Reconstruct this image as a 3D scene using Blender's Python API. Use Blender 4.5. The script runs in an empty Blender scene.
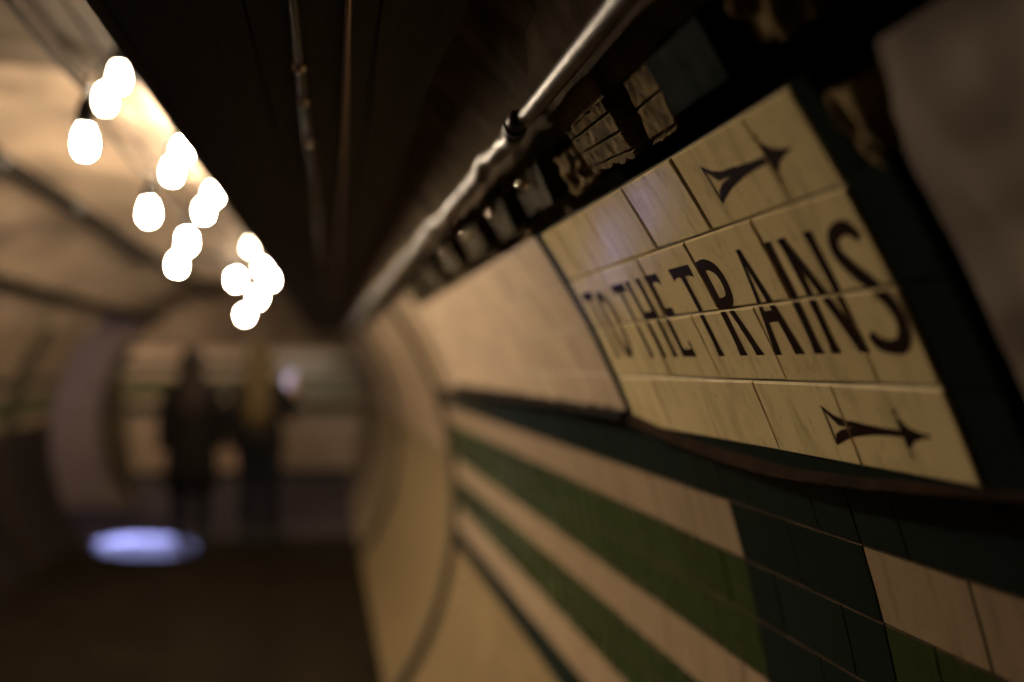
import bpy, bmesh, math, random
from mathutils import Vector, Matrix, noise
rnd = random.Random(7)
C = bpy.context.scene.collection
PI = math.pi

# ------------------------------------------------------------------ layout
R0 = 1.3856            # inner radius of the proud tiled panels
RW = 1.4056            # inner radius of the tiled tunnel lining
ZC = 0.8525            # height of the tunnel axis over the floor
TH0 = 0.489            # angle of the middle of the direction sign
H = 0.076              # tile course height
TW = 0.152             # sign tile width
YR = 0.609             # near edge of the sign
EYE = Vector((0.8458, 0.0, 1.45))
Y_BACK, Y_END, Y_CROSS = -2.2, 11.2, 13.4


def ang(r):
    return TH0 - (r - 2.0) * H / R0


def cyl(R, r, y):
    a = ang(r)
    return Vector((R * math.cos(a), y, ZC + R * math.sin(a)))


def cyla(R, a, y):
    return Vector((R * math.cos(a), y, ZC + R * math.sin(a)))


R_FLOOR = 2 + (TH0 + math.asin(ZC / RW)) * R0 / H      # course number where lining meets floor


# ------------------------------------------------------------------ helpers
def obj(name, bm, mats, parent=None, smooth=False):
    me = bpy.data.meshes.new(name)
    bmesh.ops.recalc_face_normals(bm, faces=bm.faces)
    bm.to_mesh(me)
    bm.free()
    for m in mats if isinstance(mats, (list, tuple)) else [mats]:
        me.materials.append(m)
    if smooth:
        for p in me.polygons:
            p.use_smooth = True
    o = bpy.data.objects.new(name, me)
    C.objects.link(o)
    if parent is not None:
        o.parent = parent
        o.matrix_parent_inverse = Matrix.Translation(-parent.location)
    return o


def tag(o, label, cat, group=None, kind=None):
    o['label'] = label
    o['category'] = cat
    if group:
        o['group'] = group
    if kind:
        o['kind'] = kind
    return o


def struct(o, label=None):
    o['kind'] = 'structure'
    if label:
        o['label'] = label
    return o


def thing(name, label, cat, loc=(0, 0, 0), group=None):
    o = bpy.data.objects.new(name, None)
    o.empty_display_size = 0.05
    C.objects.link(o)
    o.location = loc
    return tag(o, label, cat, group)


def box(bm, lo, hi, mi=0):
    v = [bm.verts.new((x, y, z)) for x in (lo[0], hi[0]) for y in (lo[1], hi[1]) for z in (lo[2], hi[2])]
    for q in ((0, 1, 3, 2), (4, 6, 7, 5), (0, 4, 5, 1), (2, 3, 7, 6), (0, 2, 6, 4), (1, 5, 7, 3)):
        f = bm.faces.new([v[i] for i in q])
        f.material_index = mi
    return v


def frame_at(d):
    d = d.normalized()
    up = Vector((0, 0, 1)) if abs(d.z) < 0.9 else Vector((1, 0, 0))
    a = d.cross(up).normalized()
    return a, d.cross(a).normalized()


def tube(bm, pts, rad, n=10, mi=0, cap=True):
    """a round tube along pts; rad is a number or a list"""
    pts = [Vector(p) for p in pts]
    rings = []
    for i, p in enumerate(pts):
        d = pts[min(i + 1, len(pts) - 1)] - pts[max(i - 1, 0)]
        a, b = frame_at(d)
        r = rad[i] if isinstance(rad, (list, tuple)) else rad
        rings.append([bm.verts.new(p + r * (math.cos(2 * PI * k / n) * a + math.sin(2 * PI * k / n) * b)) for k in range(n)])
    for A, B in zip(rings, rings[1:]):
        for k in range(n):
            f = bm.faces.new((A[k], A[(k + 1) % n], B[(k + 1) % n], B[k]))
            f.material_index = mi
    if cap:
        for q in (rings[0], rings[-1]):
            f = bm.faces.new(q)
            f.material_index = mi
    return rings


def lathe(bm, c, prof, n=16, mi=0):
    """prof: list of (radius, z) about a vertical axis through c"""
    rings = []
    for r, z in prof:
        if r < 1e-5:
            rings.append([bm.verts.new((c[0], c[1], c[2] + z))])
        else:
            rings.append([bm.verts.new((c[0] + r * math.cos(2 * PI * k / n), c[1] + r * math.sin(2 * PI * k / n), c[2] + z)) for k in range(n)])
    for A, B in zip(rings, rings[1:]):
        for k in range(n):
            q = [A[k % len(A)], A[(k + 1) % len(A)], B[(k + 1) % len(B)], B[k % len(B)]]
            u = []
            for x in q:
                if x not in u:
                    u.append(x)
            if len(u) > 2:
                f = bm.faces.new(u)
                f.material_index = mi


def arc_sheet(bm, R, a0, a1, y0, y1, na, ny, mi=0, fn=None):
    g = []
    for i in range(na + 1):
        a = a0 + (a1 - a0) * i / na
        row = []
        for j in range(ny + 1):
            y = y0 + (y1 - y0) * j / ny
            row.append(bm.verts.new(cyla(R + (fn(a, y) if fn else 0), a, y)))
        g.append(row)
    for i in range(na):
        for j in range(ny):
            f = bm.faces.new((g[i][j], g[i + 1][j], g[i + 1][j + 1], g[i][j + 1]))
            f.material_index = mi


def tile(bm, mp, y0, y1, r0, r1, depth, thick=0.006, bev=0.0006, mi=0, nr=2, edge=None):
    """one bevelled tile on the curved lining; mp(R_offset, r, y) -> point; depth(y, r) = offset of its face"""
    br = bev / H

    def ring(off, ib):
        v = []
        ya, yb, ra, rb = y0 + ib * bev, y1 - ib * bev, r0 + ib * br, r1 - ib * br
        for k in range(nr + 1):
            rr = ra + (rb - ra) * k / nr
            v.append((bm.verts.new(mp(depth(ya, rr) + off, rr, ya)), bm.verts.new(mp(depth(yb, rr) + off, rr, yb))))
        return v
    A, B, D = ring(thick, 0), ring(bev, 0), ring(0, 1)
    for k in range(nr):
        bm.faces.new((D[k][0], D[k][1], D[k + 1][1], D[k + 1][0])).material_index = mi
    for P, Q in ((A, B), (B, D)):
        for k in range(nr):
            for s in (0, 1):
                bm.faces.new((P[k][s], P[k + 1][s], Q[k + 1][s], Q[k][s])).material_index = mi if edge is None else edge
        for k in (0, nr):
            bm.faces.new((P[k][0], P[k][1], Q[k][1], Q[k][0])).material_index = mi if edge is None else edge


def patch(bm, corners, ns, nt, front, back, rag=0.0, seed=0.0, mi=0, mirror=False):
    """solid slab on the lining. corners (y, r): near-top, far-top, far-bottom, near-bottom; front(s,t,y,r)->radius"""
    c = corners
    F, Bk = [], []
    for i in range(ns + 1):
        s = i / ns
        fr, bk = [], []
        for j in range(nt + 1):
            t = j / nt
            y = (c[0][0] * (1 - s) + c[1][0] * s) * (1 - t) + (c[3][0] * (1 - s) + c[2][0] * s) * t
            r = (c[0][1] * (1 - s) + c[1][1] * s) * (1 - t) + (c[3][1] * (1 - s) + c[2][1] * s) * t
            if rag:
                n1 = noise.noise((y * 60 + seed, r * 4.5, seed)) + 0.6 * noise.noise((y * 170, r * 13 + seed, seed))
                n2 = noise.noise((y * 60, r * 4.5 + seed, seed + 9)) + 0.6 * noise.noise((y * 170 + seed, r * 13, seed + 5))
                es = max(0, 1 - min(s, 1 - s) * 5)
                et = max(0, 1 - min(t, 1 - t) * 5)
                y += rag * n1 * es
                r += rag / H * n2 * et
            R = front(s, t, y, r)
            p, q = cyl(R, r, y), cyl(back, r, y)
            if mirror:
                p.x, q.x = -p.x, -q.x
            fr.append(bm.verts.new(p))
            bk.append(bm.verts.new(q))
        F.append(fr)
        Bk.append(bk)
    for i in range(ns):
        for j in range(nt):
            for G in (F, Bk):
                bm.faces.new((G[i][j], G[i + 1][j], G[i + 1][j + 1], G[i][j + 1])).material_index = mi
    for i in range(ns):
        for j in (0, nt):
            bm.faces.new((F[i][j], F[i + 1][j], Bk[i + 1][j], Bk[i][j])).material_index = mi
    for j in range(nt):
        for i in (0, ns):
            bm.faces.new((F[i][j], F[i][j + 1], Bk[i][j + 1], Bk[i][j])).material_index = mi


# ------------------------------------------------------------------ materials
class NT:
    def __init__(s, name):
        s.m = bpy.data.materials.new(name)
        s.m.use_nodes = True
        s.t = s.m.node_tree
        s.b = s.t.nodes['Principled BSDF']

    def n(s, ty, **kw):
        x = s.t.nodes.new(ty)
        for k, v in kw.items():
            setattr(x, k, v)
        return x

    def l(s, a, b):
        s.t.links.new(a, b)

    def coords(s, scale=(1, 1, 1)):
        tc = s.n('ShaderNodeTexCoord')
        mp = s.n('ShaderNodeMapping')
        mp.inputs['Scale'].default_value = scale
        s.l(tc.outputs['Object'], mp.inputs['Vector'])
        return mp.outputs['Vector']

    def noise(s, scale, detail=4, vec=None, rough=0.6):
        x = s.n('ShaderNodeTexNoise')
        x.inputs['Scale'].default_value = scale
        x.inputs['Detail'].default_value = detail
        x.inputs['Roughness'].default_value = rough
        s.l(vec if vec is not None else s.coords(), x.inputs['Vector'])
        return x.outputs['Fac']

    def ramp(s, fac, stops):
        x = s.n('ShaderNodeValToRGB')
        e = x.color_ramp.elements
        while len(e) < len(stops):
            e.new(0.5)
        for i, (p, c) in enumerate(stops):
            e[i].position = p
            e[i].color = (*c, 1) if len(c) == 3 else c
        s.l(fac, x.inputs['Fac'])
        return x.outputs['Color']

    def mix(s, fac, a, b, mode='MIX'):
        x = s.n('ShaderNodeMix', data_type='RGBA', blend_type=mode)
        for k, v in ((0, fac), (6, a), (7, b)):
            if hasattr(v, 'links'):
                s.l(v, x.inputs[k])
            elif k == 0:
                x.inputs[k].default_value = v
            else:
                x.inputs[k].default_value = (*v, 1)
        return x.outputs[2]

    def bump(s, fac, strength, dist=0.002):
        x = s.n('ShaderNodeBump')
        x.inputs['Strength'].default_value = strength
        x.inputs['Distance'].default_value = dist
        s.l(fac, x.inputs['Height'])
        s.l(x.outputs['Normal'], s.b.inputs['Normal'])


def g3(v):
    return (v, v, v)


def glaze(name, ca, cb, dirt=(0.05, 0.035, 0.02), rough=0.28, dirt_amt=0.5, streak=(3, 9, 1.2), bump=0.12, spec=0.5):
    t = NT(name)
    geo = t.n('ShaderNodeNewGeometry')
    base = t.mix(geo.outputs['Random Per Island'], ca, cb)
    st = t.noise(6, 5, t.coords(streak), 0.65)
    fine = t.noise(90, 3)
    d = t.ramp(st, [(0.48, g3(0)), (0.78, g3(dirt_amt))])
    d2 = t.ramp(fine, [(0.58, g3(0)), (0.8, g3(dirt_amt * 0.7))])
    base = t.mix(d, base, dirt)
    base = t.mix(d2, base, dirt)
    t.l(base, t.b.inputs['Base Color'])
    rr = t.n('ShaderNodeMapRange')
    rr.inputs['To Min'].default_value = rough * 0.75
    rr.inputs['To Max'].default_value = rough * 1.6
    t.l(st, rr.inputs['Value'])
    t.l(rr.outputs['Result'], t.b.inputs['Roughness'])
    t.b.inputs['Specular IOR Level'].default_value = spec
    t.bump(t.noise(24, 3), bump, 0.001)
    return t.m


def rough_mat(name, ca, cb, scale=8, stretch=(1, 1, 1), rough=0.85, bump=0.6, dist=0.004, lo=0.35, hi=0.7, metal=0.0, spec=0.3):
    t = NT(name)
    f = t.noise(scale, 6, t.coords(stretch), 0.65)
    t.l(t.ramp(f, [(lo, ca), (hi, cb)]), t.b.inputs['Base Color'])
    t.b.inputs['Roughness'].default_value = rough
    t.b.inputs['Metallic'].default_value = metal
    t.b.inputs['Specular IOR Level'].default_value = spec
    if bump:
        t.bump(f, bump, dist)
    return t.m


def emit(name, col, strength):
    t = NT(name)
    t.b.inputs['Base Color'].default_value = (*col, 1)
    t.b.inputs['Emission Color'].default_value = (*col, 1)
    t.b.inputs['Emission Strength'].default_value = strength
    return t.m


M = {}
M['sign'] = glaze('sign_cream_glaze', (0.73, 0.58, 0.315), (0.80, 0.645, 0.355), (0.16, 0.11, 0.04), 0.10, 0.55, (2, 6, 2), bump=0.05, spec=0.8)
M['ink'] = glaze('brown_letter_glaze', (0.018, 0.008, 0.005), (0.024, 0.010, 0.007), (0.01, 0.005, 0.004), 0.2, 0.3, bump=0.06, spec=0.2)
M['cream'] = glaze('cream_tile_glaze', (0.29, 0.205, 0.128), (0.34, 0.245, 0.153), (0.08, 0.054, 0.032), 0.28, 0.7, spec=0.35, bump=0.08)
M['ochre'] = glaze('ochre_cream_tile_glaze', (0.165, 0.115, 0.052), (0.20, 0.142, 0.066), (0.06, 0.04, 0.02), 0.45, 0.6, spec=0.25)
M['panel'] = glaze('streaked_cream_glaze', (0.38, 0.275, 0.18), (0.45, 0.33, 0.215), (0.12, 0.08, 0.047), 0.45, 0.9, (3, 11, 0.8), spec=0.3)
M['green'] = glaze('mid_green_tile_glaze', (0.028, 0.042, 0.013), (0.035, 0.052, 0.017), (0.034, 0.030, 0.008), 0.22, 0.6, spec=0.3, bump=0.06)
M['dark'] = glaze('bottle_green_tile_glaze', (0.008, 0.0155, 0.0135), (0.011, 0.020, 0.0175), (0.012, 0.010, 0.006), 0.13, 0.4, spec=0.3, bump=0.05)
M['brown'] = glaze('shaded_lower_tile_glaze', (0.006, 0.004, 0.003), (0.009, 0.006, 0.004), (0.004, 0.003, 0.002), 0.6, 0.4, spec=0.15)  # near-black tile colour standing in for shade low on the left wall
M['grout'] = rough_mat('grout', (0.05, 0.036, 0.022), (0.12, 0.085, 0.05), 40)
M['edge'] = rough_mat('unglazed_tile_edge', (0.045, 0.03, 0.018), (0.10, 0.07, 0.042), 40, rough=1.0, bump=0.2, spec=0.02)
M['sgrout'] = rough_mat('dark_grout', (0.03, 0.02, 0.01), (0.07, 0.05, 0.025), 40)
M['soot_shade'] = rough_mat('sooty_shaded_render', (0.006, 0.005, 0.004), (0.020, 0.015, 0.010), 14, rough=1.0, bump=1.0, dist=0.006, spec=0.03)
M['plaster'] = rough_mat('brown_plaster', (0.06, 0.044, 0.028), (0.19, 0.14, 0.09), 9, (1, 1, 0.5), rough=1.0, bump=0.8, spec=0.03)
M['leftcream'] = glaze('dimmed_cream_tile_glaze', (0.13, 0.09, 0.055), (0.17, 0.12, 0.075), (0.05, 0.034, 0.02), 0.5, 0.6, spec=0.2)  # darker copy of the cream; the left side's dimness is in the colour
M['patch'] = rough_mat('grey_brown_plaster', (0.13, 0.095, 0.072), (0.24, 0.18, 0.14), 5, (1, 3, 1), bump=0.5)
M['mortar'] = rough_mat('exposed_mortar', (0.09, 0.062, 0.026), (0.30, 0.21, 0.095), 30, rough=0.95, bump=1.0, spec=0.08)
M['backing'] = rough_mat('tile_backing', (0.05, 0.033, 0.012), (0.25, 0.17, 0.072), 38, rough=0.95, bump=0.9, dist=0.002, spec=0.05)
M['lip'] = rough_mat('brown_mortar_lip', (0.012, 0.006, 0.003), (0.034, 0.017, 0.007), 26, rough=1.0, bump=0.8, spec=0.03)
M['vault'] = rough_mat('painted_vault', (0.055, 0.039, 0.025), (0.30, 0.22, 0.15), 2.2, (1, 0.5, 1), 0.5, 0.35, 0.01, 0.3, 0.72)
M['dimvault'] = rough_mat('toned_down_vault', (0.02, 0.0145, 0.009), (0.075, 0.054, 0.035), 2.2, (1, 0.5, 1), 0.6, 0.35, 0.01, 0.3, 0.72, spec=0.12)  # vault colour darkened to tone down the light of the near bulbs
M['wood'] = rough_mat('dark_boards', (0.007, 0.0055, 0.004), (0.03, 0.023, 0.015), 9, (12, 0.8, 3), 0.6, 0.5, 0.003)
M['floor'] = rough_mat('dark_concrete', (0.008, 0.0055, 0.0022), (0.014, 0.0098, 0.0045), 3, rough=0.95, bump=0.3, spec=0.05)
M['steel'] = rough_mat('dull_brown_conduit_enamel', (0.05, 0.036, 0.025), (0.15, 0.108, 0.075), 42, (1, 1, 1), 0.42, 0.7, 0.0016, spec=0.14)
M['chrome'] = rough_mat('bright_screw_steel', (0.7, 0.62, 0.5), (0.85, 0.76, 0.62), 30, rough=0.15, bump=0, metal=1.0)
M['black'] = rough_mat('black_rubber', (0.008, 0.007, 0.006), (0.016, 0.014, 0.012), 30, rough=0.5, bump=0.1)
M['iron'] = rough_mat('black_iron', (0.014, 0.012, 0.010), (0.04, 0.033, 0.026), 40, rough=0.4, bump=0.3, metal=0.6)
M['plate'] = rough_mat('painted_plate', (0.02, 0.0145, 0.006), (0.06, 0.044, 0.019), 16, rough=0.95, bump=0.4, spec=0.05)
M['pipe'] = rough_mat('dull_pipe_paint', (0.022, 0.016, 0.011), (0.035, 0.026, 0.018), 12, rough=1.0, bump=0.2, spec=0.02)
M['bulb'] = emit('glowing_bulb', (1.0, 0.80, 0.57), 1320.0)
M['bulbdim'] = emit('glowing_weak_bulb', (1.0, 0.78, 0.54), 60.0)
M['screen'] = emit('phone_screen_glow', (0.62, 0.62, 1.0), 2.2)
M['lamp'] = emit('blue_white_lamp', (0.45, 0.52, 1.0), 60.0)
M['skin'] = rough_mat('skin', (0.30, 0.18, 0.12), (0.35, 0.21, 0.15), 20, rough=0.5, bump=0.1)
M['coat'] = rough_mat('black_wool', (0.004, 0.003, 0.002), (0.007, 0.005, 0.004), 60, rough=0.95, bump=0.4, spec=0.1)
M['jacket'] = rough_mat('dark_jacket_cloth', (0.004, 0.0035, 0.003), (0.008, 0.006, 0.005), 60, rough=0.95, bump=0.4, spec=0.1)
M['denim'] = rough_mat('dark_trouser_cloth', (0.003, 0.003, 0.004), (0.006, 0.006, 0.008), 60, rough=0.95, bump=0.3, spec=0.1)
M['hairdark'] = rough_mat('dark_brown_hair', (0.008, 0.004, 0.002), (0.016, 0.009, 0.005), 50, (6, 6, 0.4), 0.7, 0.6, spec=0.15)
M['hairblond'] = rough_mat('blonde_hair', (0.026, 0.016, 0.005), (0.058, 0.037, 0.011), 50, (6, 6, 0.4), 0.7, 0.6, spec=0.15)
M['leather'] = rough_mat('black_boot_leather', (0.004, 0.004, 0.003), (0.008, 0.007, 0.006), 30, rough=0.5, bump=0.2, spec=0.2)
M['matte'] = rough_mat('cable_black_and_shade', (0.004, 0.003, 0.002), (0.008, 0.006, 0.005), 20, rough=1.0, bump=0.2, spec=0.02)
M['litfloor'] = rough_mat('lit_tone_concrete', (0.035, 0.027, 0.027), (0.06, 0.047, 0.046), 3, rough=0.8, bump=0.3, spec=0.15)  # paler slabs: the light on the far floor is put into the colour
M['brightcable'] = rough_mat('tinned_cable_sheath', (0.30, 0.22, 0.15), (0.45, 0.34, 0.24), 30, rough=0.35, bump=0.1, metal=1.0)
M['eye'] = rough_mat('eye_white', (0.6, 0.58, 0.55), (0.65, 0.62, 0.6), 30, rough=0.2, bump=0)

# ------------------------------------------------------------------ tunnel lining
RINGS = [(0.857, 1.170), (4.20, 4.36), (7.60, 7.90), (10.90, 11.2)]
ROWS = [(4.25, 5.25, 2), (5.25, 6.25, 0), (6.25, 7.25, 1), (7.25, 8.25, 1), (8.25, 9.35, 0), (9.35, 10.12, 1), (10.12, 10.9, 1), (10.9, 12.1, 0), (12.1, 13.0, 2)]
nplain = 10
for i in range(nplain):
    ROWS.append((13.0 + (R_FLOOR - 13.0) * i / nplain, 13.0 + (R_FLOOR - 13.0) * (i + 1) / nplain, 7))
UPROWS = [(-1.05 + i * 1.06, -1.05 + (i + 1) * 1.06, 0) for i in range(5)]
PITCH = 0.1565


def lining_map(mirror):
    def mp(off, r, y):
        p = cyl(RW + off, r, y)
        if mirror:
            p.x = -p.x
        return p
    return mp


def tile_rows(bm, rows, ya, yb, mirror, ringed=True, shade_row=None, plain_from=None):
    mp = lining_map(mirror)
    for ri, (r0, r1, m) in enumerate(rows):
        ph = 0.857 + (0.5 * PITCH if ri % 2 == 0 else 0.0) if True else 0
        cuts = {round(ya, 4), round(yb, 4)}
        k0 = math.floor((ya - ph) / PITCH)
        y = ph + k0 * PITCH
        while y < yb:
            if ya < y < yb:
                cuts.add(round(y, 4))
            y += PITCH
        for a, b in RINGS:
            for q in (a, b):
                if ya < q < yb:
                    cuts.add(q)
        cuts = sorted(cuts)
        cc = [cuts[0]]
        for q in cuts[1:]:
            if q - cc[-1] > 0.03 or any(abs(q - e) < 1e-4 for ab in RINGS for e in ab) or q == cuts[-1]:
                if q - cc[-1] < 0.03 and len(cc) > 1 and not any(abs(cc[-1] - e) < 1e-4 for ab in RINGS for e in ab):
                    cc.pop()
                cc.append(q)
        for y0, y1 in zip(cc, cc[1:]):
            ym = 0.5 * (y0 + y1)
            inring = ringed and any(a - 1e-4 < ym < b + 1e-4 for a, b in RINGS)
            mi = 2 if inring and (ri > 0 or rows is UPROWS) else m
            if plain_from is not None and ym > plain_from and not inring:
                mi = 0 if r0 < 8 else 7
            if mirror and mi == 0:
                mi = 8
            if shade_row is not None and r0 >= shade_row - 0.01:
                mi = 4
            ty, tr, of = rnd.uniform(-1, 1) * 0.006, rnd.uniform(-1, 1) * 0.006, rnd.uniform(-1, 1) * 0.0004
            yc, rc = ym, 0.5 * (r0 + r1)
            g = 0.0011
            bump_in = -0.012 if inring and y0 > 4 else 0.0
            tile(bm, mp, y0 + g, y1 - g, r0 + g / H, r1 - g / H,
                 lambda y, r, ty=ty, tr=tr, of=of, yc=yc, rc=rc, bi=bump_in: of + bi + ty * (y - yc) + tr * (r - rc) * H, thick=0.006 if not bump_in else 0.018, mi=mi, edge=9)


WM = [M['cream'], M['green'], M['dark'], M['grout'], M['brown'], M['plaster'], M['soot_shade'], M['ochre'], M['leftcream'], M['edge']]
A_FL = -math.asin(ZC / RW)


def rec(a0, a1, y0, y1, na, ny, mi, R, bm, mirror=False, fn=None):
    if mirror:
        arc_sheet(bm, R, PI - a0, PI - a1, y0, y1, na, ny, mi, fn)
    else:
        arc_sheet(bm, R, a0, a1, y0, y1, na, ny, mi, fn)


Y_UP = 3.34      # where the proud cream panel ends and plain lining goes on
bm = bmesh.new()
rec(ang(4.25), A_FL, Y_BACK, Y_END, 30, 60, 3, RW + 0.0035, bm)
rec(ang(-1.05), ang(4.25), Y_UP, Y_END, 10, 40, 3, RW + 0.0035, bm)
rec(ang(-1.05), ang(4.25), Y_BACK, 1.15, 12, 40, 6, RW + 0.05, bm)  # recess back coloured near black to paint in the shade of the gap
rec(ang(-1.05), ang(4.25), 1.15, Y_UP, 12, 40, 5, RW + 0.03, bm)
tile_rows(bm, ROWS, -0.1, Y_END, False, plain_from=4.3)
tile_rows(bm, UPROWS, Y_UP, Y_END, False)


def lump(a, y):
    return 0.006 * noise.noise((a * 16, y * 9, 2)) + 0.004 * noise.noise((a * 50, y * 30, 4))


# sooty render above the tile course, up to the trunking, and its broken lower edge
patch(bm, [(Y_BACK, -7.2), (Y_END, -7.2), (Y_END, -1.06), (Y_BACK, -1.06)], 220, 14,
      lambda s, t, y, r: R0 + 0.006 + 0.006 * noise.noise((r * 1.3, y * 9, 2)) + 0.004 * noise.noise((r * 4, y * 30, 4)), RW + 0.06, rag=0.006, seed=3, mi=5)
wall_right = struct(obj('wall_right', bm, WM), 'curved right-hand tunnel wall with cream and green tile stripes')

bm = bmesh.new()
OPEN0, OPEN1, R_OPEN = 8.9, 10.75, -4.2
for y0, y1 in ((Y_BACK, OPEN0), (OPEN1, Y_END)):
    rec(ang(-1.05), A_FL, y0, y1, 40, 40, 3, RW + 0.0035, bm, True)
    tile_rows(bm, ROWS, max(y0, 2.0), y1, True, shade_row=9.35 if y0 < 5 else None)
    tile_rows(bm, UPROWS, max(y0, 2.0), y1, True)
wall_left = struct(obj('wall_left', bm, WM), 'curved left-hand tunnel wall with tile stripes over rows coloured dark for shade')

# vault: painted lining rings with a raised joint every half metre
def vault_fn(a, y):
    q = (y / 0.52) % 1.0
    rib = -0.018 if q < 0.10 else 0.0
    return rib + 0.012 * noise.noise((a * 5, y * 3, 1)) + 0.004 * noise.noise((a * 20, y * 14, 3))


bm = bmesh.new()
a_r, a_l = 0.95, PI - ang(-1.05)
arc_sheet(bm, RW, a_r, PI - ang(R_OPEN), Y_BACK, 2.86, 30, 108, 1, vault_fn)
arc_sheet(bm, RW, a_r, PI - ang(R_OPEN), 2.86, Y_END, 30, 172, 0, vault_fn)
for y0, y1 in ((Y_BACK, OPEN0), (OPEN1, Y_END)):
    arc_sheet(bm, RW, PI - ang(R_OPEN), a_l, y0, y1, 6, int((y1 - y0) / 0.05), 0, vault_fn)
ceiling = struct(obj('ceiling', bm, [M['vault'], M['dimvault']], smooth=True), 'cream painted tunnel vault, stained and ribbed')

# floor with slab joints
bm = bmesh.new()
x = -5.6
ys = [Y_BACK + 0.6 * i for i in range(28)]
xs = [-5.6 + 0.62 * i for i in range(13)]
for x0, x1 in zip(xs, xs[1:]):
    for y0, y1 in zip(ys, ys[1:]):
        if x1 < -1.3 and y1 < 8.4:
            continue
        lo, hi = (x0 + 0.006, y0 + 0.006, -0.05), (x1 - 0.006, y1 - 0.006, rnd.uniform(-0.0012, 0.0))
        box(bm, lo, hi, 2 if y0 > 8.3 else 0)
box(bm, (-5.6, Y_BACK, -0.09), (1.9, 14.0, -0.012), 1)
floor = struct(obj('floor', bm, [M['floor'], M['soot_shade'], M['litfloor']]), 'dark concrete slab floor of the passage')

# end wall of the cross passage, striped
bm = bmesh.new()
bands = [(0.0, 0.08, 2), (0.08, 0.80, 0), (0.80, 0.96, 2), (0.96, 1.06, 0), (1.06, 1.17, 1), (1.17, 1.27, 1), (1.27, 1.38, 0), (1.38, 1.50, 2), (1.50, 1.66, 0), (1.66, 2.05, 5), (2.05, 2.5, 5)]
for z0, z1, m in bands:
    n = max(1, round((z1 - z0) / 0.1)) if m != 5 else 1
    for k in range(n):
        za, zb = z0 + (z1 - z0) * k / n, z0 + (z1 - z0) * (k + 1) / n
        x = -5.6
        off = 0.0 if k % 2 else 0.08
        while x < 2.4:
            x1 = min(x + 0.16 + (off if x == -5.6 else 0), 2.4)
            box(bm, (x + 0.001, Y_CROSS - 0.012 + rnd.uniform(-.0006, .0006), za + 0.001), (x1 - 0.001, Y_CROSS, zb - 0.001), m)
            x = x1
box(bm, (-5.6, Y_CROSS, 0), (2.4, Y_CROSS + 0.1, 2.6), 3)
struct(obj('wall_end', bm, WM), 'far wall of the cross passage with green stripes over cream')
# cross passage enclosure
bm = bmesh.new()
box(bm, (-5.6, Y_END - 0.05, 2.5), (2.4, Y_CROSS + 0.1, 2.6), 0)
struct(obj('trim_1', bm, M['vault']), 'ceiling of the cross passage')
bm = bmesh.new()
box(bm, (1.47, Y_END, 0), (2.4, Y_END + 0.08, 2.5), 0)
box(bm, (2.3, Y_END + 0.08, 0), (2.4, Y_CROSS, 2.5), 0)
arc = [cyla(RW + 0.02, A_FL + (PI - 2 * A_FL) * i / 40, Y_END) for i in range(41)]
for side in (0, 1):
    vf = [bm.verts.new(p + Vector((0, 0.0, 0))) for p in arc]
    if side == 0:
        vt = [bm.verts.new((max(-1.5, min(1.5, p.x * 1.2)), Y_END, 2.55 if abs(p.x) < 1.3 else max(p.z, 0))) for p in arc]
        for i in range(40):
            bm.faces.new((vf[i], vf[i + 1], vt[i + 1], vt[i]))
struct(obj('trim_2', bm, M['plaster']), 'plastered mouth of the tunnel')
# side passage on the left (opening between two dark rings)
bm = bmesh.new()
def cheek(y0, y1):
    top = 2.12
    zs = [top * k / 16 for k in range(17)]
    A, B = [], []
    for z in zs:
        xx = -math.sqrt(max(RW ** 2 - (z - ZC) ** 2, 0.01)) - 0.004
        A.append((bm.verts.new((-5.6, y0, z)), bm.verts.new((-5.6, y1, z))))
        B.append((bm.verts.new((xx, y0, z)), bm.verts.new((xx, y1, z))))
    for k in range(16):
        for s_ in (0, 1):
            bm.faces.new((A[k][s_], A[k + 1][s_], B[k + 1][s_], B[k][s_]))
        for G in (A, B):
            bm.faces.new((G[k][0], G[k + 1][0], G[k + 1][1], G[k][1]))


cheek(OPEN0 - 0.10, OPEN0 - 0.005)
cheek(OPEN1 + 0.005, OPEN1 + 0.10)
box(bm, (-5.6, OPEN0 - 0.10, 2.125), (-0.95, OPEN1 + 0.10, 2.2), 1)
box(bm, (-4.6, OPEN0 - 0.005, 0), (-4.5, OPEN1 + 0.005, 2.12), 0)
struct(obj('trim_3', bm, [M['leftcream'], M['vault']]), 'walls of the side passage on the left')
bm = bmesh.new()
box(bm, (-1.6, Y_BACK - 0.06, -0.01), (1.6, Y_BACK, 2.5), 0)
struct(obj('wall_back', bm, M['soot_shade']))

# ------------------------------------------------------------------ direction sign
sign = thing('direction_sign', 'cream tiled wall sign reading TO THE TRAINS with two brown arrows', 'sign', cyl(RW, 4.3, YR + 2.5 * TW))
bmT = bmesh.new()
tiles = []
srnd = random.Random(21)
for row in range(4):
    ks = [0.0, 0.5, 1.5, 2.5, 3.5, 4.5, 5.0] if row in (0, 2) else [0, 1, 2, 3, 4, 5]
    for k0, k1 in zip(ks, ks[1:]):
        tiles.append((k0, k1, row, row + 1, srnd.uniform(-1, 1) * 0.008, srnd.uniform(-1, 1) * 0.009, srnd.uniform(-1, 1) * 0.0003 - 0.0007 * row))
for i, T in enumerate(tiles):          # two tiles lean out and mirror the lit floor
    if T[:3] == (1.5, 2.5, 0):
        tiles[i] = T[:4] + (0.019, 0.004, T[6])
    if T[:3] == (2, 3, 1):
        tiles[i] = T[:4] + (0.015, 0.002, T[6])
GS = 0.0009


def sdepth(T):
    k0, k1, r0, r1, ty, tr, of = T
    yc, rc = YR + 0.5 * (k0 + k1) * TW, 0.5 * (r0 + r1)
    return lambda y, r: of + ty * (y - yc) + tr * (r - rc) * H


def smap(off, r, y):
    return cyl(R0 + off, r, y)


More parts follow.
